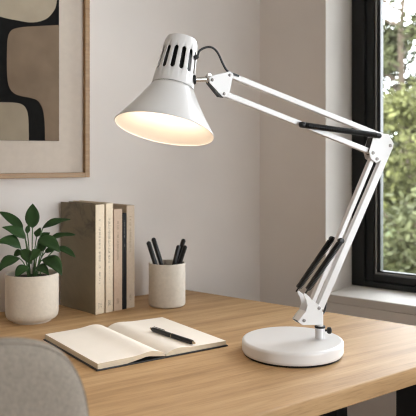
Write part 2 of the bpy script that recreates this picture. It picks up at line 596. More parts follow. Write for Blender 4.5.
# ------------------------------------------------------------------ picture on the wall
def on_wall(t, z, off=0.0):
    return W0 + TB * t - NB * off + V((0, 0, z))
PR, PB_, PW, PH = 0.2285, 1.0830, 0.62, 0.86       # right edge, bottom, width, height
pic = thing('framed_picture', on_wall(PR - PW / 2, PB_), 'oak framed abstract print of black and tan shapes on the wall', 'picture')
def wall_bar(bb, t0, t1, z0, z1, o0, o1, mi=0):
    bb.prism([on_wall(t0, z0, o0), on_wall(t1, z0, o0), on_wall(t1, z1, o0), on_wall(t0, z1, o0)], -NB * (o1 - o0), mi)
fw = 0.013
bb = MB()
wall_bar(bb, PR - PW, PR - PW + fw, PB_, PB_ + PH, 0.001, 0.026)
wall_bar(bb, PR - fw, PR, PB_, PB_ + PH, 0.001, 0.026)
wall_bar(bb, PR - PW + fw, PR - fw, PB_, PB_ + fw, 0.001, 0.026)
wall_bar(bb, PR - PW + fw, PR - fw, PB_ + PH - fw, PB_ + PH, 0.001, 0.026)
bb.build('frame', M['frame_oak'], pic, smooth=False, bevel=0.001)
bb = MB()
wall_bar(bb, PR - PW + fw, PR - fw, PB_ + fw, PB_ + PH - fw, 0.003, 0.012)
bb.build('mount', M['mount'], pic, smooth=False)
def wall_px(u, v, off):
    # the point of the wall plane seen at that pixel
    k = (u - 208) / F
    o = W0 - NB * off
    t = (k * o.y - o.x) / (TB.x - k * TB.y)
    p = o + TB * t
    return p + V((0, 0, ZC - (v - HZ) / F * p.y))
ART_L, ART_T = PR - PW + 0.08, PB_ + PH - 0.09
q = wall_px(59, 141, 0.012)
tR = (q - W0).dot(TB)
zB = q.z
bb = MB()
wall_bar(bb, ART_L, tR, zB, ART_T, 0.012, 0.0128, 0)
def blob(pts, mi, lift):
    poly = []
    for p in pts:
        t = (p - W0).dot(TB)
        z = p.z
        poly.append(on_wall(min(max(t, ART_L), tR - 0.0005), min(max(z, zB + 0.0005), ART_T), 0.0128))
    bb.prism(poly, -NB * lift, mi)
def W(l): return [wall_px(u, v, 0.0128) for u, v in l]
blob(catmull(W([(-60, -10), (-30, 5), (0, 16.5), (18, 20.5), (32, 22.5), (45, 19.5), (53, 12), (56.5, 3), (57.5, -15), (52, -50), (30, -70), (-20, -75), (-60, -50)]), 5), 1, 0.0006)
blob(catmull(W([(59.2, 25), (40, 26), (22, 27.2), (12, 30), (8, 37), (7, 50), (7, 72), (8.5, 85), (13, 92.5), (21, 96), (31, 98), (38, 101), (42.5, 109), (44.5, 122), (45, 142)]), 5) + W([(59.2, 142)]), 2, 0.0006)
blob(catmull(W([(-60, 101), (-20, 102), (4, 102.3), (17, 103), (24, 106), (27.5, 113), (28.5, 124), (28.8, 142)]), 5) + W([(-60, 142)]), 3, 0.0006)
M['art_grey'] = mat('art_grey_sand', (0.31, 0.255, 0.185), 0.9, var=0.07, scale=18, bump=0.1, bscale=400)
bb.build('print', [M['art_black'], M['art_sand'], M['art_brown'], M['art_grey']], pic, smooth=False)

# ------------------------------------------------------------------ desk
back_in = -NB * 0.003
C = V((-0.064, 1.982, 0)) + back_in
R_ = V((0.6337, 1.441, 0))
FD = V((0.804, 0.595, 0)).normalized()
BL = W0 - TB * 0.75 + back_in
FL = R_ - FD * 2.0
desk_c = (C + R_ + BL + FL) / 4
desk = thing('desk', (desk_c.x, desk_c.y, 0), 'light oak desk with a thick top on black metal legs', 'desk')
bb = MB()
bb.prism([p + V((0, 0, TOP - 0.033)) for p in (BL, C, R_, FL)], V((0, 0, 0.033)))
bb.build('tabletop', M['oak'], desk, smooth=False, bevel=0.0025)
legs = [V((0.292, 1.62, 0)), V((0.438, 1.44, 0)), V((-0.95, 1.28, 0)), V((-0.78, 0.62, 0))]
for p in legs:
    bb = MB()
    w = 0.03
    bb.box(p + V((0, 0, (TOP - 0.034) / 2)), TR * w, NR * w, V((0, 0, (TOP - 0.034) / 2)))
    bb.build('leg', M['black_steel'], desk, smooth=False, bevel=0.003)
bb = MB()
d = (legs[1] - legs[0])
bb.box((legs[0] + legs[2]) / 2 + V((0, 0, TOP - 0.055)), (legs[2] - legs[0]) * 0.5, V((0.006, 0.018, 0)), V((0, 0, 0.018)))
bb.build('crossbar', M['black_steel'], desk, smooth=False)

# ------------------------------------------------------------------ desk lamp
ALPHA = math.radians(20)
LT = V((math.cos(ALPHA), math.sin(ALPHA), 0))
LN = V((math.sin(ALPHA), -math.cos(ALPHA), 0))       # side of the arm towards the camera
POST = V((0.2222, 1.349, 0))
def LP(u, v, n=0.0):
    d = V(((u - 208) / F, 1, -(v - HZ) / F))
    o = V((0, 0, ZC))
    lam = (n - (o - POST).dot(LN)) / d.dot(LN)
    return o + d * lam
BC = V((0.1673, 1.346, TOP))
lamp = thing('desk_lamp', BC, 'white balanced-arm desk lamp, lit, on a round white base', 'lamp')
bb = MB()
R0 = 0.1000
bb.lathe([(0, 0.004), (R0 - 0.002, 0.004), (R0, 0.008), (R0, 0.009), (R0, 0.0225), (R0, 0.0235), (R0 - 0.0006, 0.0258), (R0 - 0.002, 0.0276), (R0 - 0.0045, 0.0286), (R0 - 0.0065, 0.02865), (R0 - 0.012, 0.0287), (0, 0.0290)], BC, n=96)
bb.build('base', M['white'], lamp)
bb = MB()
bb.lathe([(0, 0.0), (R0 - 0.004, 0.0), (R0 - 0.003, 0.003), (R0 - 0.004, 0.004), (0, 0.004)], BC, n=96)
bb.build('foot_pad', M['black_plastic'], lamp)
pz = BC.z + 0.028
post = V((POST.x, POST.y, pz))
bb = MB()
bb.lathe([(0.0105, 0), (0.0105, 0.0005), (0.0097, 0.002), (0.0097, 0.022), (0.009, 0.0235), (0, 0.0235)], post, n=32)
o = bb.build('post', M['white'], lamp)
bb = MB()
bb.lathe([(0.0060, 0.0), (0.0107, 0.0), (0.0109, 0.002), (0.0100, 0.0034), (0.0060, 0.0034)], post + V((0, 0, 0.0218)), n=32)
bb.build('collar', M['black_plastic'], o)
bb = MB()
kb = post + V((0.009, -0.002, 0.0165))
bb.tube([kb, kb + V((0.006, 0, 0))], 0.0022, 10)
bb.lathe([(0, 0.0045), (0.0042, 0.0045), (0.0062, 0.006), (0.0068, 0.009), (0.0062, 0.012), (0.004, 0.0135), (0, 0.0138)], kb, (1, 0, 0), 20)
bb.build('thumbscrew', M['black_plastic'], o)

def plate(name, px, n0, th, parent, m=None, bevel=0.0006):
    bb = MB()
    bb.prism([LP(u, v, n0) for u, v in px], -LN * th)
    return bb.build(name, m or M['white'], parent, smooth=False, bevel=bevel)
def screw(parent, u, v, n, r=0.0034):
    bb = MB()
    bb.lathe([(0, 0.003), (r * 0.45, 0.0029), (r * 0.5, 0.002), (r * 0.9, 0.0018), (r, 0.0008), (r, 0)], LP(u, v, n), LN, 18)
    return bb.build('screw', M['screw'], parent)

# base bracket: two side plates on a stub
HB = 0.0135
stub = LP(322, 309)
bb = MB()
bb.tube([V((post.x, post.y, post.z + 0.0236)), V((post.x, post.y, LP(320, 312).z))], 0.0065, 16)
bb.build('pivot_stub', M['white'], lamp)
brk = [(304.3, 293.0), (308.5, 296.0), (313, 301), (319.6, 305.4), (322.3, 309.0), (322.5, 324.5), (313, 325.2), (302.5, 325.2), (298.2, 321.8),
       (301.5, 317), (305.8, 311.5), (307.4, 306), (306.2, 300), (303.6, 295.5)]
pa = plate('bracket_plate', brk, HB, 0.0016, lamp)
screw(pa, 319, 308, HB); screw(pa, 304, 320.5, HB)
back = MB()
back.prism([LP(u, v, HB) - LN * (2 * HB) for u, v in brk], LN * 0.0016)
back.build('bracket_plate', M['white'], lamp, smooth=False, bevel=0.0006)
bb = MB()
p0, p1 = LP(304, 320.5, HB - 0.0016), LP(304, 320.5, HB) - LN * (2 * HB - 0.0016)
bb.tube([p0, p1], 0.004, 14)
p0, p1 = LP(319, 308, HB - 0.0016), LP(319, 308, HB) - LN * (2 * HB - 0.0016)
bb.tube([p0, p1], 0.004, 14)
bb.build('pivot_pin', M['white'], lamp)
bb = MB()
bb.prism([LP(u, v, HB - 0.0017) for u, v in ((298.6, 321.9), (300.2, 320.6), (304.4, 324.0), (302.8, 325.0))], -LN * (2 * HB - 0.0034))
bb.build('bracket_spacer', M['black_plastic'], lamp, smooth=False)
bb = MB()
bb.prism([LP(u, v, HB - 0.0017) for u, v in ((298.8, 321.2), (302.0, 316.9), (306.2, 311.6), (307.4, 312.2), (303.2, 317.6), (300.2, 321.6))], -LN * (2 * HB - 0.0034))
bb.build('bracket_web', M['white'], lamp, smooth=False)

def bar(name, a, c, w, n0, th, m=None, parent=None):
    p, q = LP(*a), LP(*c)
    d = (q - p).normalized()
    s = d.cross(LN).normalized() * (w / 2)
    bb = MB()
    bb.prism([p - s + LN * n0, q - s + LN * n0, q + s + LN * n0, p + s + LN * n0], LN * th)
    return bb.build(name, m or M['white'], parent or lamp, smooth=False, bevel=0.0012)
# lower arm: a front and a back pair in one hollow look: channel bars
bar('lower_arm_bar', (319, 308), (388.5, 146.5), 0.0150, -0.006, 0.012)
bar('lower_arm_bar', (304.5, 320), (373.5, 154.0), 0.0095, -0.006, 0.012)
# upper arm
ua = bar('upper_arm_bar', (230, 75.3), (382, 136.5), 0.0105, -0.006, 0.012)
ub = bar('upper_arm_bar', (224.5, 94), (373.5, 153.2), 0.0105, -0.006, 0.012)

# elbow
HE = 0.0105
elb = [(374.2, 134.6), (380, 133.6), (388.8, 134.0), (393.8, 143.4), (393.0, 148.6), (382, 159.8), (376.3, 163.2), (370.7, 158.5), (369.0, 151.6)]
pe = plate('elbow_plate', elb, HE, 0.0016, lamp)
for u, v in ((390.2, 145.6), (373, 153), (377, 159)):
    screw(pe, u, v, HE)
bb = MB()
bb.prism([LP(u, v, HE) - LN * (2 * HE) for u, v in elb], LN * 0.0016)
bb.build('elbow_plate', M['white'], lamp, smooth=False, bevel=0.0006)
bb = MB()
for u, v in ((390.2, 145.6), (373, 153), (381, 136)):
    bb.tube([LP(u, v, HE - 0.0016), LP(u, v, HE) - LN * (2 * HE - 0.0016)], 0.0042, 14)
bb.prism([LP(u, v, 0.0072) for u, v in ((371.5, 138), (373.5, 137.4), (370.5, 152.5), (368.3, 151.5))], -LN * 0.0144)
bb.build('elbow_spacer', M['black_plastic'], lamp, smooth=False)

# head end plates
HH = 0.0095
hp = [(209.4, 77.6), (212, 75.6), (230, 71.2), (233.6, 74.0), (229.6, 93.4), (226.5, 97.0), (222.6, 96.6), (209.6, 82.6)]
ph = plate('head_plate', hp, HH, 0.0016, lamp)
for u, v in ((212.3, 79.9), (229.8, 75.1), (224.2, 93.8)):
    screw(ph, u, v, HH, 0.0030)
bb = MB()
bb.prism([LP(u, v, HH) - LN * (2 * HH) for u, v in hp], LN * 0.0016)
bb.build('head_plate', M['black_plastic'], lamp, smooth=False, bevel=0.0005)
bb = MB()
bb.prism([LP(u, v, 0.0078) for u, v in ((224, 72.6), (229, 71.0), (239.5, 75.2), (238.8, 77), (231, 74.2), (224.8, 74.2))], -LN * 0.0156)
bb.prism([LP(u, v, 0.0078) for u, v in ((209.2, 83.2), (211.5, 84.6), (222.5, 96.4), (220, 96.6))], -LN * 0.0156)
bb.build('head_spacer', M['black_plastic'], lamp, smooth=False)

# springs
def spring(a, c, na, nc, r, parent, turns):
    p, q = LP(a[0], a[1], na), LP(c[0], c[1], nc)
    d = (q - p)
    L = d.length
    d.normalize()
    e1 = d.orthogonal().normalized()
    e2 = d.cross(e1)
    wr = 0.00105
    lo, hi = 0.006, L - 0.006
    bb = MB()
    N = turns * 10
    pts = []
    for i in range(N + 1):
        t = i / N
        ang = 2 * math.pi * turns * t
        pts.append(p + d * (lo + (hi - lo) * t) + (e1 * math.cos(ang) + e2 * math.sin(ang)) * (r - wr))
    bb.tube(pts, wr, 5)
    bb.tube([p + d * lo, p + d * hi], r * 0.62, 10)
    s = bb.build('spring', M['spring'], parent)
    return s, p, q, d
s, p, q, d = spring((301, 124.6), (379, 135.6), 0.0115, 0.0165, 0.0062, lamp, 44)
bb = MB()
bb.lathe([(0, -0.004), (0.0045, -0.003), (0.006, 0.0), (0.0062, 0.006), (0.005, 0.009), (0, 0.009)], p, d, 16)
bb.tube([p, p - LN * 0.0095], 0.0025, 8)
bb.build('spring_end', M['black_plastic'], s)
bb = MB()
bb.lathe([(0, 0.005), (0.004, 0.004), (0.006, 0.001), (0.0055, -0.008), (0, -0.008)], q, d, 16)
bb.tube([q, q - LN * 0.0085], 0.0025, 8)
bb.build('spring_end', M['black_plastic'], s)
for (a, c, n) in (((306.3, 292.0), (341, 240.8), 0.0165), ((296.9, 290.4), (331.9, 239.0), -0.0165)):
    # the rear spring keeps its own side of the arm
    p = LP(a[0], a[1], n); q = LP(c[0], c[1], n)
    s, p, q, d = spring(a, c, n, n, 0.0066, lamp, 38)
    bb = MB()
    ax = LN
    bb.lathe([(0, -0.006), (0.0050, -0.005), (0.0058, 0.0), (0.0050, 0.005), (0, 0.006)], q, LN, 16)
    bb.lathe([(0, -0.010), (0.0045, -0.009), (0.0056, 0.0), (0.0056, 0.003), (0, 0.003)], q, d, 16)
    bb.tube([q, q - LN * (n * 0.66)], 0.0022, 8)
    bb.build('spring_end', M['black_plastic'], s)
    bb = MB()
    hook = p + d * 0.007
    bb.tube([hook, p + d * 0.001, LP(a[0], a[1], n) - d * 0.003], 0.0016, 8)
    bb.build('hook', M['black_plastic'], s)

# shade head
HC = LP(164.5, 129)
PXM = HC.y / F
ray = V(((164.5 - 208) / F, 1, -(129 - HZ) / F)).normalized()
tilt = math.radians(15.5)
AX = (V((0.192, 0, 0.977)).normalized() * math.cos(tilt) + ray * math.sin(tilt)).normalized()
pa_ = PXM / math.cos(tilt)            # metres along the axis per pixel
RO = 50.0 * PXM
RN = 21.3 * PXM
RT = 16.3 * PXM
tn, tt = 43 * pa_, 94.3 * pa_
side = V((1, 0, 0))
bb = MB()
prof = [(RO + 0.0006, -0.0015), (RO, 0.0)]
for i in range(1, 13):
    s_ = i / 12
    prof.append((RO + (RN - RO) * s_ - 0.0022 * math.sin(math.pi * s_), tn * s_))
prof[-1] = (RN, tn)
bb.lathe(prof, HC, AX, 96, ref=side)
sh = bb.build('lamp_shade', [M['white'], M['white_in']], lamp, solid=0.0012)
sh.modifiers['solid'].material_offset = 1
# rounded rim
bb = MB()
rim = []
exx = (side - AX * side.dot(AX)).normalized(); eyy = AX.cross(exx)
for i in range(97):
    a = 2 * math.pi * i / 96
    rim.append(HC + (exx * math.cos(a) + eyy * math.sin(a)) * (RO + 0.0002) - AX * 0.001)
bb.tube(rim, 0.0010, 6, caps=False)
bb.build('rim', M['white'], sh)

NS = 140
# slots: fourteen around; angle measured so that one faces the camera slightly left
toward = (-ray - AX * (-ray).dot(AX)).normalized()
def neck_r(t):
    return RN + 0.0006 + (RT - RN) * (t - tn) / (tt - tn)
rows = [tn + 0.0009, tn + 0.002, tn + 14 * pa_, tn + 15.2 * pa_, tn + 16.5 * pa_, tn + 20 * pa_, tn + 28 * pa_, tn + 36.0 * pa_, tn + 37.2 * pa_, tn + 38.4 * pa_, tn + 45 * pa_]
prof = [(neck_r(t), t) for t in rows]
prof += [(neck_r(tn + 47.5 * pa_) - 0.0004, tn + 47.5 * pa_), (RT - 0.0012, tt - 0.0004), (RT - 0.003, tt + 0.0004), (RT * 0.6, tt + 0.001), (0, tt + 0.0012)]
def slot(k, i):
    m = (i + 5) % 10          # 8 steps per slot pitch
    if k in (2, 8):
        return m in (4, 5, 6)
    if 3 <= k <= 7:
        return m in (3, 4, 5, 6, 7)
    return False
ROTA = math.radians(-14.5)
right = toward.cross(AX)
refv = toward * math.cos(ROTA) - right * math.sin(ROTA)
bb = MB()
bb.lathe(prof, HC, AX, NS, skip=slot, ref=refv)
nk = bb.build('lamp_housing', M['white'], lamp, solid=0.0013)
bb = MB()
bb.lathe([(RN - 0.0016, tn - 0.004), (RN - 0.0016, tn + 0.004), (RN - 0.003, tn + 0.004), (RN - 0.003, tn - 0.004), (RN - 0.0016, tn - 0.004)], HC, AX, 96, ref=side)
bb.build('seam_light_block', M['black_plastic'], nk)  # black ring added behind the gap to stop bulb light leaking through
# black socket and bulb
bb = MB()
bb.lathe([(0, tn + 0.004), (0.029, tn + 0.004), (0.031, tn + 0.008), (0.0245, tt - 0.014), (0.018, tt - 0.005), (0, tt - 0.004)], HC, AX, 32)
so = bb.build('socket', M['black_plastic'], nk)
BR = 0.024
bcen = tn - 0.020
bb = MB()
pr = [(0, bcen - BR)]
for i in range(1, 10):
    a = -math.pi / 2 + i * math.pi / 12
    pr.append((BR * math.cos(a), bcen + BR * math.sin(a)))
pr += [(0.0135, bcen + 0.021), (0.0125, tn + 0.006), (0, tn + 0.006)]
bb.lathe(pr, HC, AX, 32)
M['bulb'] = emit_mat('bulb_glow', (1.0, 0.80, 0.61), 46.0)
bb.build('bulb', M['bulb'], so)

# chrome stem between housing and head plate
pS, pE = LP(194.6, 79.6), LP(209.5, 79.2)
bb = MB()
bb.tube([pS, LP(210.8, 79.3)], 0.0046, 16)
bb.lathe([(0.0036, -0.004), (0.0078, -0.0035), (0.0082, 0.0), (0.0078, 0.0035), (0.0036, 0.004)], LP(208.2, 78.9), (pE - pS), 8)
bb.lathe([(0, 0.0025), (0.0046, 0.002), (0.0048, -0.002), (0, -0.003)], LP(208.8, 75.6, 0.003), LN, 14)
st = bb.build('swivel_stem', M['chrome'], lamp)
bb = MB()
bb.lathe([(0, -0.006), (0.0092, -0.006), (0.0096, -0.003), (0.009, -0.0012), (0.0048, -0.0012)], LP(195.4, 79.6), (pE - pS), 20)
bb.build('washer', M['black_plastic'], st)
# cable
cp = [(195.2, 57.5), (197.6, 55.5), (199.5, 51.0), (204, 48), (210, 47), (215, 49.5), (219, 55), (222.5, 63), (226.5, 70), (231, 73)]
bb = MB()
bb.tube(catmull([LP(u, v, 0.0) for u, v in cp], 6), 0.0021, 10)
bb.lathe([(0, -0.004), (0.0042, -0.004), (0.0042, 0.002), (0.003, 0.005), (0, 0.005)], LP(196.0, 57.2), (1, 0, 0.6), 12)
# runs down inside the lower arm to the bracket, slack loop showing at the back of it
bb.build('cable', M['cable'], lamp)
bb = MB()
bb.tube(catmull([LP(327, 298, -0.009), LP(326, 303, -0.011), LP(325.2, 309, -0.012), LP(323.0, 314, -0.010)], 5), 0.002, 8)
bb.build('cable', M['cable'], lamp)

# ------------------------------------------------------------------ books
BO = V((-0.275, 1.666, TOP))
BS = V((0.7071, 0.7071, 0))            # along the row of spines
BD = V((-0.7071, 0.7071, 0))           # from spine to fore edge
def strokes(bb, s0, s1, z0, z1, rnd, o, dens=0.75):
    # small vertical run of illegible letter strokes
    z = z1
    while z > z0:
        h = rnd.uniform(0.0016, 0.0027)
        if rnd.random() < dens:
            w = s1 - s0
            k = rnd.randint(0, 3)
            def bx(a, c, za, zb):
                bb.prism([o + BS * a + V((0, 0, za)), o + BS * c + V((0, 0, za)), o + BS * c + V((0, 0, zb)), o + BS * a + V((0, 0, zb))], -BD * 0.00025)
            t = 0.0006
            bx(s0, s1, z - t, z)
            if k != 1:
                bx(s0, s0 + t, z - h, z)
            if k in (1, 2):
                bx((s0 + s1) / 2, (s0 + s1) / 2 + t, z - h, z)
            if k in (2, 3):
                bx(s0, s1, z - h - t, z - h)
        z -= h + 0.0016
def book(s0, s1, h, dep, m_spine, m_cover, label, lines, ink, hard=True):
    rnd = random.Random(int(s0 * 10000))
    o = BO + BS * s0
    w = s1 - s0
    root = thing('book', o + BS * w / 2 + BD * dep / 2, label, 'book', 'books standing on the desk')
    bt = 0.0025 if hard else 0.0012
    up = V((0, 0, h))
    def blk(a0, a1, d0, d1, z0, z1, mi=0, b=None):
        b.prism([o + BS * a0 + BD * d0 + V((0, 0, z0)), o + BS * a1 + BD * d0 + V((0, 0, z0)), o + BS * a1 + BD * d1 + V((0, 0, z0)), o + BS * a0 + BD * d1 + V((0, 0, z0))], V((0, 0, z1 - z0)), mi)
    b1 = MB()
    blk(0, w, 0, bt, 0, h, 0, b1)
    b1.build('spine', m_spine, root, smooth=False, bevel=0.0012)
    for a0, a1 in ((0, bt), (w - bt, w)):
        b2 = MB()
        blk(a0, a1, bt, dep, 0, h, 0, b2)
        b2.build('cover_board', m_cover, root, smooth=False, bevel=0.0006)
    b3 = MB()
    blk(bt, w - bt, bt, dep - 0.004, 0.003, h - 0.004, 0, b3)
    b3.build('page_block', M['edge'], root, smooth=False)
    for (c0, c1, z0, z1, dn) in lines:
        b4 = MB()
        strokes(b4, c0 * w, c1 * w, z0, z1, rnd, o, dn)
        b4.build('spine_title' if z1 > 0.05 else 'spine_mark', ink, root, smooth=False)
    return root
book(0.0, 0.0266, 0.270, 0.155, M['cream_book'], M['art_cover'], 'tall cream-spined book with a dark smoky olive cover, nearest the plant',
     [(0.36, 0.56, 0.075, 0.233, 0.85), (0.30, 0.42, 0.016, 0.027, 0.9), (0.55, 0.67, 0.016, 0.027, 0.9)], M['ink'])
book(0.0309, 0.0525, 0.272, 0.145, M['cream_book'], M['cream_book'], 'tall plain cream book, second from the plant',
     [(0.34, 0.60, 0.125, 0.235, 0.9), (0.42, 0.5, 0.08, 0.122, 0.6), (0.3, 0.65, 0.016, 0.030, 1.0)], M['ink'])
book(0.0553, 0.0818, 0.2555, 0.125, M['pink_book'], M['pink_book'], 'shorter rosy beige book between the cream book and the thin black one',
     [(0.38, 0.58, 0.125, 0.225, 0.8), (0.35, 0.62, 0.016, 0.030, 1.0)], M['ink'])
book(0.0828, 0.0952, 0.244, 0.118, M['black_book'], M['black_book'], 'thin black book squeezed between two beige books',
     [(0.4, 0.62, 0.16, 0.225, 0.8)], M['ink_grey'], hard=False)
book(0.0960, 0.1218, 0.263, 0.125, M['taupe_book'], M['taupe_book'], 'taupe book at the end of the row nearest the pen cup',
     [(0.36, 0.58, 0.145, 0.235, 0.8), (0.36, 0.58, 0.022, 0.036, 0.9)], M['ink'])

# ------------------------------------------------------------------ potted plant
PC = V((-0.4175, 1.614, TOP))
plant = thing('potted_plant', PC, 'green broad-leaved plant in a round sand-coloured ceramic pot', 'plant')
bb = MB()
r = 0.0618
bb.lathe([(0, 0.002), (0.040, 0.002), (0.0415, 0.0), (0.0445, 0.0), (0.0455, 0.003), (0.047, 0.005), (0.0555, 0.0075), (0.0600, 0.013), (0.0615, 0.022), (r, 0.045), (r, 0.108),
          (r - 0.0006, 0.1115), (r - 0.0025, 0.113), (r - 0.0045, 0.1115), (r - 0.005, 0.108), (r - 0.006, 0.060), (0, 0.060)], PC, n=80)
pot = bb.build('pot', M['ceramic'], plant)
bb = MB()
prof = [(r - 0.0053, 0.0995), (0.045, 0.102), (0.025, 0.104), (0, 0.1045)]
bb.lathe(prof, PC, n=40)
bb.build('soil', M['soil'], plant)

def leaf(base, tip, width, by, ty, arch=0.25, tw=0.0, fold=0.22, orient=None):
    """a pointed leaf blade from a base to a tip pixel at their own distances, with its stalk"""
    p0 = at(base[0], base[1], PC.y + by)
    p2 = at(tip[0], tip[1], PC.y + ty)
    L = (p2 - p0).length
    view = V((0, -1, 0.35)).normalized() if orient is None else V(orient).normalized()
    d = (p2 - p0).normalized()
    side = d.cross(view).normalized()
    nrm = side.cross(d).normalized()
    up = V((0, 0, 1)) - d * d.z
    mid = (p0 + p2) / 2 + up * L * arch
    spine_ = bez(p0, mid, p2, 12)
    wm = width * PC.y / F / 2
    vs_, fs = [], []
    for i, c in enumerate(spine_):
        t = i / 12
        w = wm * (math.sin(math.pi * min(1, t ** 0.78)) ** 0.85) if 0 < t < 1 else 0.0
        w = max(w, 0.0004)
        lift = w * fold
        wav = 0.0012 * math.sin(t * 9 + base[0])
        vs_ += [c - side * w + nrm * (lift + wav), c - side * w * 0.5 + nrm * lift * 0.35, c, c + side * w * 0.5 + nrm * lift * 0.35, c + side * w + nrm * (lift - wav)]
    for i in range(12):
        for j in range(4):
            a = i * 5 + j
            fs.append([a, a + 1, a + 6, a + 5])
    bb = MB()
    bb.add(vs_, fs)
    lf = bb.build('leaf', M['leaf'], plant, solid=0.0006)
    s0 = V((PC.x, PC.y, PC.z + 0.103)) + V(((p0.x - PC.x) * 0.28, (p0.y - PC.y) * 0.28 - 0.002, 0))
    bb = MB()
    bb.tube(bez(s0 - V((0, 0, 0.006)), V((s0.x * 0.72 + p0.x * 0.28, s0.y * 0.7 + p0.y * 0.3, s0.z * 0.35 + p0.z * 0.65 + 0.006)), p0 + d * 0.002, 8), 0.00135, 7)
    bb.build('stalk', M['stalk'], lf)
    return lf
leaf((32.5, 228), (32.6, 203.5), 14.5, -0.004, 0.012, 0.02, orient=(0.1, -1, 0.1))
leaf((23, 229), (-1, 211.5), 10.0, 0.004, 0.02, 0.10, orient=(0.1, -0.8, 0.6))
leaf((26, 238.5), (2, 227.2), 11.0, -0.006, -0.018, 0.20, orient=(0.0, -0.8, 0.7))
leaf((21, 248), (-4, 243), 13.0, -0.014, -0.035, 0.40, orient=(0, -0.75, 0.65))
leaf((20, 258), (-2, 272.5), 13.0, -0.022, -0.05, 0.34, orient=(-0.2, -0.8, 0.6))
leaf((42, 228.5), (70.5, 219.5), 9.0, 0.010, 0.028, 0.16, orient=(-0.1, -0.7, 0.7))
leaf((50, 238.5), (75.5, 235), 7.5, 0.014, 0.02, 0.14, orient=(0, -0.6, 0.8))
leaf((38, 239.5), (60, 252.5), 13.5, -0.020, -0.035, 0.32, orient=(0.3, -0.85, 0.45))
leaf((57, 247.5), (75.5, 257.5), 8.0, 0.0, -0.012, 0.18, orient=(0.2, -0.7, 0.7))
leaf((43, 258.5), (62, 275.5), 14.0, -0.022, -0.055, 0.36, orient=(0.3, -0.85, 0.5))
leaf((22, 249.5), (31, 264), 11.0, -0.026, -0.04, 0.25, orient=(0.1, -1, 0.3))
leaf((40, 249.5), (30.5, 261), 9.5, -0.030, -0.042, 0.2, orient=(-0.1, -1, 0.3))
leaf((28.5, 267), (15.5, 277.5), 11.0, -0.030, -0.055, 0.35, orient=(-0.1, -0.9, 0.5))
leaf((36, 267), (49, 275), 9.0, -0.026, -0.048, 0.3, orient=(0.1, -0.9, 0.5))
leaf((27, 233.5), (28.8, 224.2), 5.0, 0.012, 0.02, 0.05, orient=(0.3, -1, 0.1))
leaf((36.5, 237.0), (40.5, 227.8), 8.0, 0.014, 0.026, 0.05, orient=(-0.3, -1, 0.2))
leaf((41, 241), (50, 232.5), 10.0, 0.012, 0.02, 0.15, orient=(-0.2, -0.9, 0.5))
leaf((46, 244.5), (36, 251), 9.0, 0.002, -0.004, 0.1, orient=(0.1, -1, 0.2))
leaf((22, 251), (14, 256.5), 7.5, 0.006, 0.0, 0.2, orient=(0, -0.9, 0.5))
leaf((45, 252), (55, 250), 6.0, 0.006, 0.008, 0.2, orient=(0, -0.9, 0.5))

# ------------------------------------------------------------------ pen cup and pens
CC = V((-0.1070, 1.776, TOP))
cup = thing('pen_cup', CC, 'plain beige ceramic cup holding black pens beside the books', 'cup')
bb = MB()
r = 0.0478
bb.lathe([(0, 0.0006), (r - 0.006, 0.0006), (r - 0.003, 0.001), (r - 0.0006, 0.0035), (r, 0.007), (r, 0.1095), (r - 0.0008, 0.1114), (r - 0.002, 0.112), (r - 0.0034, 0.1114), (r - 0.004, 0.1095), (r - 0.0045, 0.006), (0, 0.005)], CC, n=72)
bb.build('cup_body', M['pencup'], cup)
def cup_pen(bot, top, label, r=0.0057, clip=False, cap=True):
    p = CC + V(bot)
    q = CC + V(top) + V((0, 0, 0.002))
    d = q - p
    L = d.length
    d.normalize()
    root = thing('pen', p, label, 'pen', 'black pens in the beige cup')
    bb = MB()
    bb.lathe([(0, 0.0), (0.0012, 0.001), (0.0030, 0.012), (r * 0.9, 0.02), (r, 0.05), (r, L * 0.66)], p, d, 18)
    bb.build('barrel', M['pen'], root)
    bb = MB()
    bb.lathe([(r, L * 0.66), (r + 0.0004, L * 0.662), (r + 0.0004, L - 0.004), (r * 0.7, L - 0.0012), (r * 0.5, L), (0, L)], p, d, 18)
    bb.build('cap', M['pen'], root)
    if clip:
        sd = (V((0.4, -1, 0)) - d * V((0.4, -1, 0)).dot(d)).normalized()
        bb = MB()
        bb.box(p + d * (L - 0.020) + sd * (r + 0.0012), d * 0.018, sd * 0.0008, d.cross(sd) * 0.0014)
        bb.build('clip', M['pen'], root, smooth=False, bevel=0.0004)
cup_pen((0.0035, -0.010, 0.0065), (-0.0480, -0.016, 0.1665), 'leftmost black pen in the cup, leaning far left')
cup_pen((0.0160, 0.008, 0.0065), (-0.0365, 0.000, 0.1740), 'black pen second from the left in the cup, standing tallest')
cup_pen((-0.006, -0.021, 0.0065), (0.0315, -0.016, 0.1565), 'black pen leaning right in the cup, middle of the five', r=0.0052)
cup_pen((-0.011, 0.016, 0.0065), (0.0440, 0.014, 0.1690), 'black pen second from the right in the cup, with a clip, rising above its neighbours', clip=True)
cup_pen((-0.002, 0.0, 0.0065), (0.0490, -0.007, 0.1545), 'rightmost black pen in the cup, low and leaning right', r=0.0052, clip=True)

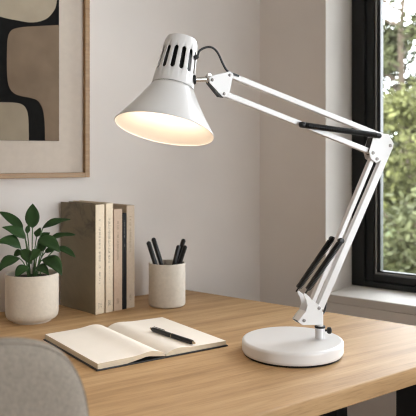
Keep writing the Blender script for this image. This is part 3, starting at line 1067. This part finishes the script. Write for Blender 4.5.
# ------------------------------------------------------------------ open notebook
NA = math.radians(34.0)
NX = V((math.cos(NA), math.sin(NA), 0))        # across both pages
NY = V((-0.578, 0.816, 0)).normalized()        # up the page
SB = V((-0.0815, 1.314, TOP))                   # front end of the spine
PWD, PLN = 0.143, 0.250
nb = thing('notebook', SB + NY * PLN / 2, 'open notebook with blank cream pages and black cover on the desk', 'notebook')
bb = MB()
def quad(bb, a0, a1, l0, l1, z0, z1):
    o = SB
    bb.prism([o + NX * a0 + NY * l0 + V((0, 0, z0)), o + NX * a1 + NY * l0 + V((0, 0, z0)), o + NX * a1 + NY * l1 + V((0, 0, z0)), o + NX * a0 + NY * l1 + V((0, 0, z0))], V((0, 0, z1 - z0)))
quad(bb, -PWD - 0.003, PWD + 0.003, -0.003, PLN + 0.003, 0.0002, 0.0030)
bb.build('cover', M['nb_cover'], nb, smooth=False, bevel=0.001)
def page_h(x, left):
    # height of the page block at distance x from the gutter
    t = x / PWD
    rise = 1 - math.exp(-t * 15)
    if left:
        return 0.0045 + 0.0105 * rise + 0.004 * math.exp(-((t - 0.22) / 0.16) ** 2) - 0.002 * t
    return 0.0045 + 0.0085 * rise + 0.0025 * math.exp(-((t - 0.2) / 0.15) ** 2) - 0.002 * t
for sgn, left in ((-1, True), (1, False)):
    bb = MB()
    N = 28
    top_, bot_ = [], []
    for k, l in ((0, 0.0), (1, PLN)):
        for i in range(N + 1):
            x = 0.0012 + (PWD - 0.0012) * i / N
            lift = 0.0
            if left:                          # cover side of the left block lifts away from the cover near the gutter
                lift = 0.0065 * max(0.0, 1 - abs(x / PWD - 0.28) / 0.30)
            zt = page_h(x, left)
            top_.append(SB + NX * sgn * x + NY * l + V((0, 0, zt)))
            bot_.append(SB + NX * sgn * x + NY * l + V((0, 0, 0.0031 + min(lift, zt - 0.006 if zt > 0.006 else 0))))
    vs_ = top_ + bot_
    n = N + 1
    T = lambda k, i: k * n + i
    Bq = lambda k, i: 2 * n + k * n + i
    pages, edges = [], []
    for i in range(N):
        pages.append([T(0, i), T(0, i + 1), T(1, i + 1), T(1, i)])
        edges.append([Bq(0, i), Bq(1, i), Bq(1, i + 1), Bq(0, i + 1)])
        edges.append([T(0, i), Bq(0, i), Bq(0, i + 1), T(0, i + 1)])
        edges.append([T(1, i), T(1, i + 1), Bq(1, i + 1), Bq(1, i)])
    edges.append([T(0, N), Bq(0, N), Bq(1, N), T(1, N)])
    edges.append([T(0, 0), T(1, 0), Bq(1, 0), Bq(0, 0)])
    bb.add(vs_, pages, 0)
    o = len(bb.v) - len(vs_)
    bb.f += [[i + o for i in f] for f in edges]
    bb.mi += [1] * len(edges)
    pb = bb.build('page_block', [M['paper'], M['edge']], nb, smooth=True)

# ------------------------------------------------------------------ pen on the notebook
def right_page_z(p):
    x = (p - SB).dot(NX)
    return TOP + page_h(max(0.001, x), False)
pr_ = 0.0047
zt = TOP + 0.013 + pr_
p0 = on_desk(150.3, 328.6, zt); p1 = on_desk(195.6, 343.0, zt)
x0 = right_page_z(p0); x1 = right_page_z(p1)
p0.z = x0 + pr_ + 0.0002; p1.z = x1 + pr_ + 0.0002
d = (p1 - p0); L = d.length; d.normalize()
pn = thing('pen', (p0 + p1) / 2, 'black ballpoint pen with a metal tip lying across the open notebook', 'pen')
bb = MB()
bb.lathe([(0, 0.007), (pr_ * 0.75, 0.007), (pr_, 0.010), (pr_, L * 0.5), (pr_, L - 0.012), (pr_ * 0.8, L - 0.008), (pr_ * 0.75, L - 0.0075), (0, L - 0.0075)], p0, d, 20)
bb.build('barrel', M['pen'], pn)
bb = MB()
bb.lathe([(pr_ * 0.72, L - 0.0078), (pr_ * 0.45, L - 0.003), (pr_ * 0.25, L - 0.001), (0, L)], p0, d, 16)
tag(bb.build('tip', M['gold'], pn), 'metal pen tip')
bb = MB()
bb.lathe([(pr_ * 0.5, 0.008), (pr_ * 0.5, 0.001), (pr_ * 0.35, 0), (0, 0)], p0, d, 14)
tag(bb.build('push_button', M['gold'], pn), 'metal push button')
bb = MB()
bb.lathe([(pr_ + 0.0001, L * 0.5 - 0.001), (pr_ + 0.0003, L * 0.5 - 0.0008), (pr_ + 0.0003, L * 0.5 + 0.0008), (pr_ + 0.0001, L * 0.5 + 0.001)], p0, d, 20)
tag(bb.build('band', M['gold'], pn), 'thin metal band')
bb = MB()
sd = (V((0.45, 0.3, 0.9)) - d * V((0.45, 0.3, 0.9)).dot(d)).normalized()
bb.box(p0 + d * 0.028 + sd * (pr_ + 0.0011), d * 0.018, sd * 0.0006, d.cross(sd) * 0.0015)
bb.build('clip', M['pen'], pn, smooth=False, bevel=0.0003)

# ------------------------------------------------------------------ chair
CT = V((0.8, 0.6, 0))
CN = V((0.6, -0.8, 0))                 # towards the camera: the back of the backrest
CO = V((-0.146, 0.72, 0)) + CT * (-0.214)
chair = thing('desk_chair', (CO.x - CN.x * 0.2, CO.y - CN.y * 0.2, 0), 'grey-beige upholstered chair with a rounded back at the desk front', 'chair')
def outline(a, k):
    n = 4.2
    ca, sa = math.cos(a), math.sin(a)
    x = math.copysign(abs(ca) ** (2 / n), ca) * 0.235 * k
    z = math.copysign(abs(sa) ** (2 / n), sa) * (0.208 if sa >= 0 else 0.29) * k
    return x, z
def cpt(x, z, n):
    bend = -0.03 * (x / 0.235) ** 2 - 0.02 * ((z) / 0.2) * (1 if z > 0 else 0.3) * 0
    return CO + CT * x + CN * (n + bend + 0.03) + V((0, 0, 0.763 + z))
bb = MB()
NA_ = 96
ks = [0.15, 0.4, 0.65, 0.8, 0.9, 0.95, 0.975, 0.99, 1.0]
def nz(k):
    return 0.026 * (max(0.0, 1 - k ** 14)) ** 0.5
rings = [(k, nz(k)) for k in ks] + [(k, -nz(k)) for k in ks[::-1][1:]]
vs_ = [cpt(0, 0, 0.026)]
for k, n in rings:
    for i in range(NA_):
        x, z = outline(2 * math.pi * i / NA_, k)
        vs_.append(cpt(x, z, n))
vs_.append(cpt(0, 0, -0.026))
fs = []
for i in range(NA_):
    j = (i + 1) % NA_
    fs.append([0, 1 + i, 1 + j])
    for q in range(len(rings) - 1):
        fs.append([1 + q * NA_ + i, 1 + (q + 1) * NA_ + i, 1 + (q + 1) * NA_ + j, 1 + q * NA_ + j])
    e = 1 + (len(rings) - 1) * NA_
    fs.append([len(vs_) - 1, e + j, e + i])
bb.add(vs_, fs)
bk = bb.build('backrest', M['fabric'], chair)
bb = MB()
pip = []
for i in range(NA_ + 1):
    x, z = outline(2 * math.pi * i / NA_, 0.986)
    pip.append(cpt(x, z, nz(0.986) + 0.0003))
bb.tube(pip, 0.0011, 6, caps=False)
bb.build('piping', M['fabric'], bk)
sc_ = V((CO.x, CO.y, 0)) - CN * 0.24
bb = MB()
vs_ = []
pts = []
for i in range(40):
    a = 2 * math.pi * i / 40
    ca, sa = math.cos(a), math.sin(a)
    pts.append(sc_ + CT * math.copysign(abs(ca) ** 0.6, ca) * 0.235 + CN * math.copysign(abs(sa) ** 0.6, sa) * 0.225 + V((0, 0, 0.40)))
bb.prism(pts, V((0, 0, 0.075)))
bb.build('seat', M['fabric'], chair, bevel=0.02, seg=4)
for sx in (-1, 1):
    for sy in (-1, 1):
        p = sc_ + CT * 0.17 * sx + CN * 0.15 * sy
        q = sc_ + CT * 0.22 * sx + CN * 0.21 * sy
        bb = MB()
        bb.tube([V((q.x, q.y, 0.0)), V((p.x, p.y, 0.402))], [0.010, 0.016], 14)
        bb.build('leg', M['black_steel'], chair)
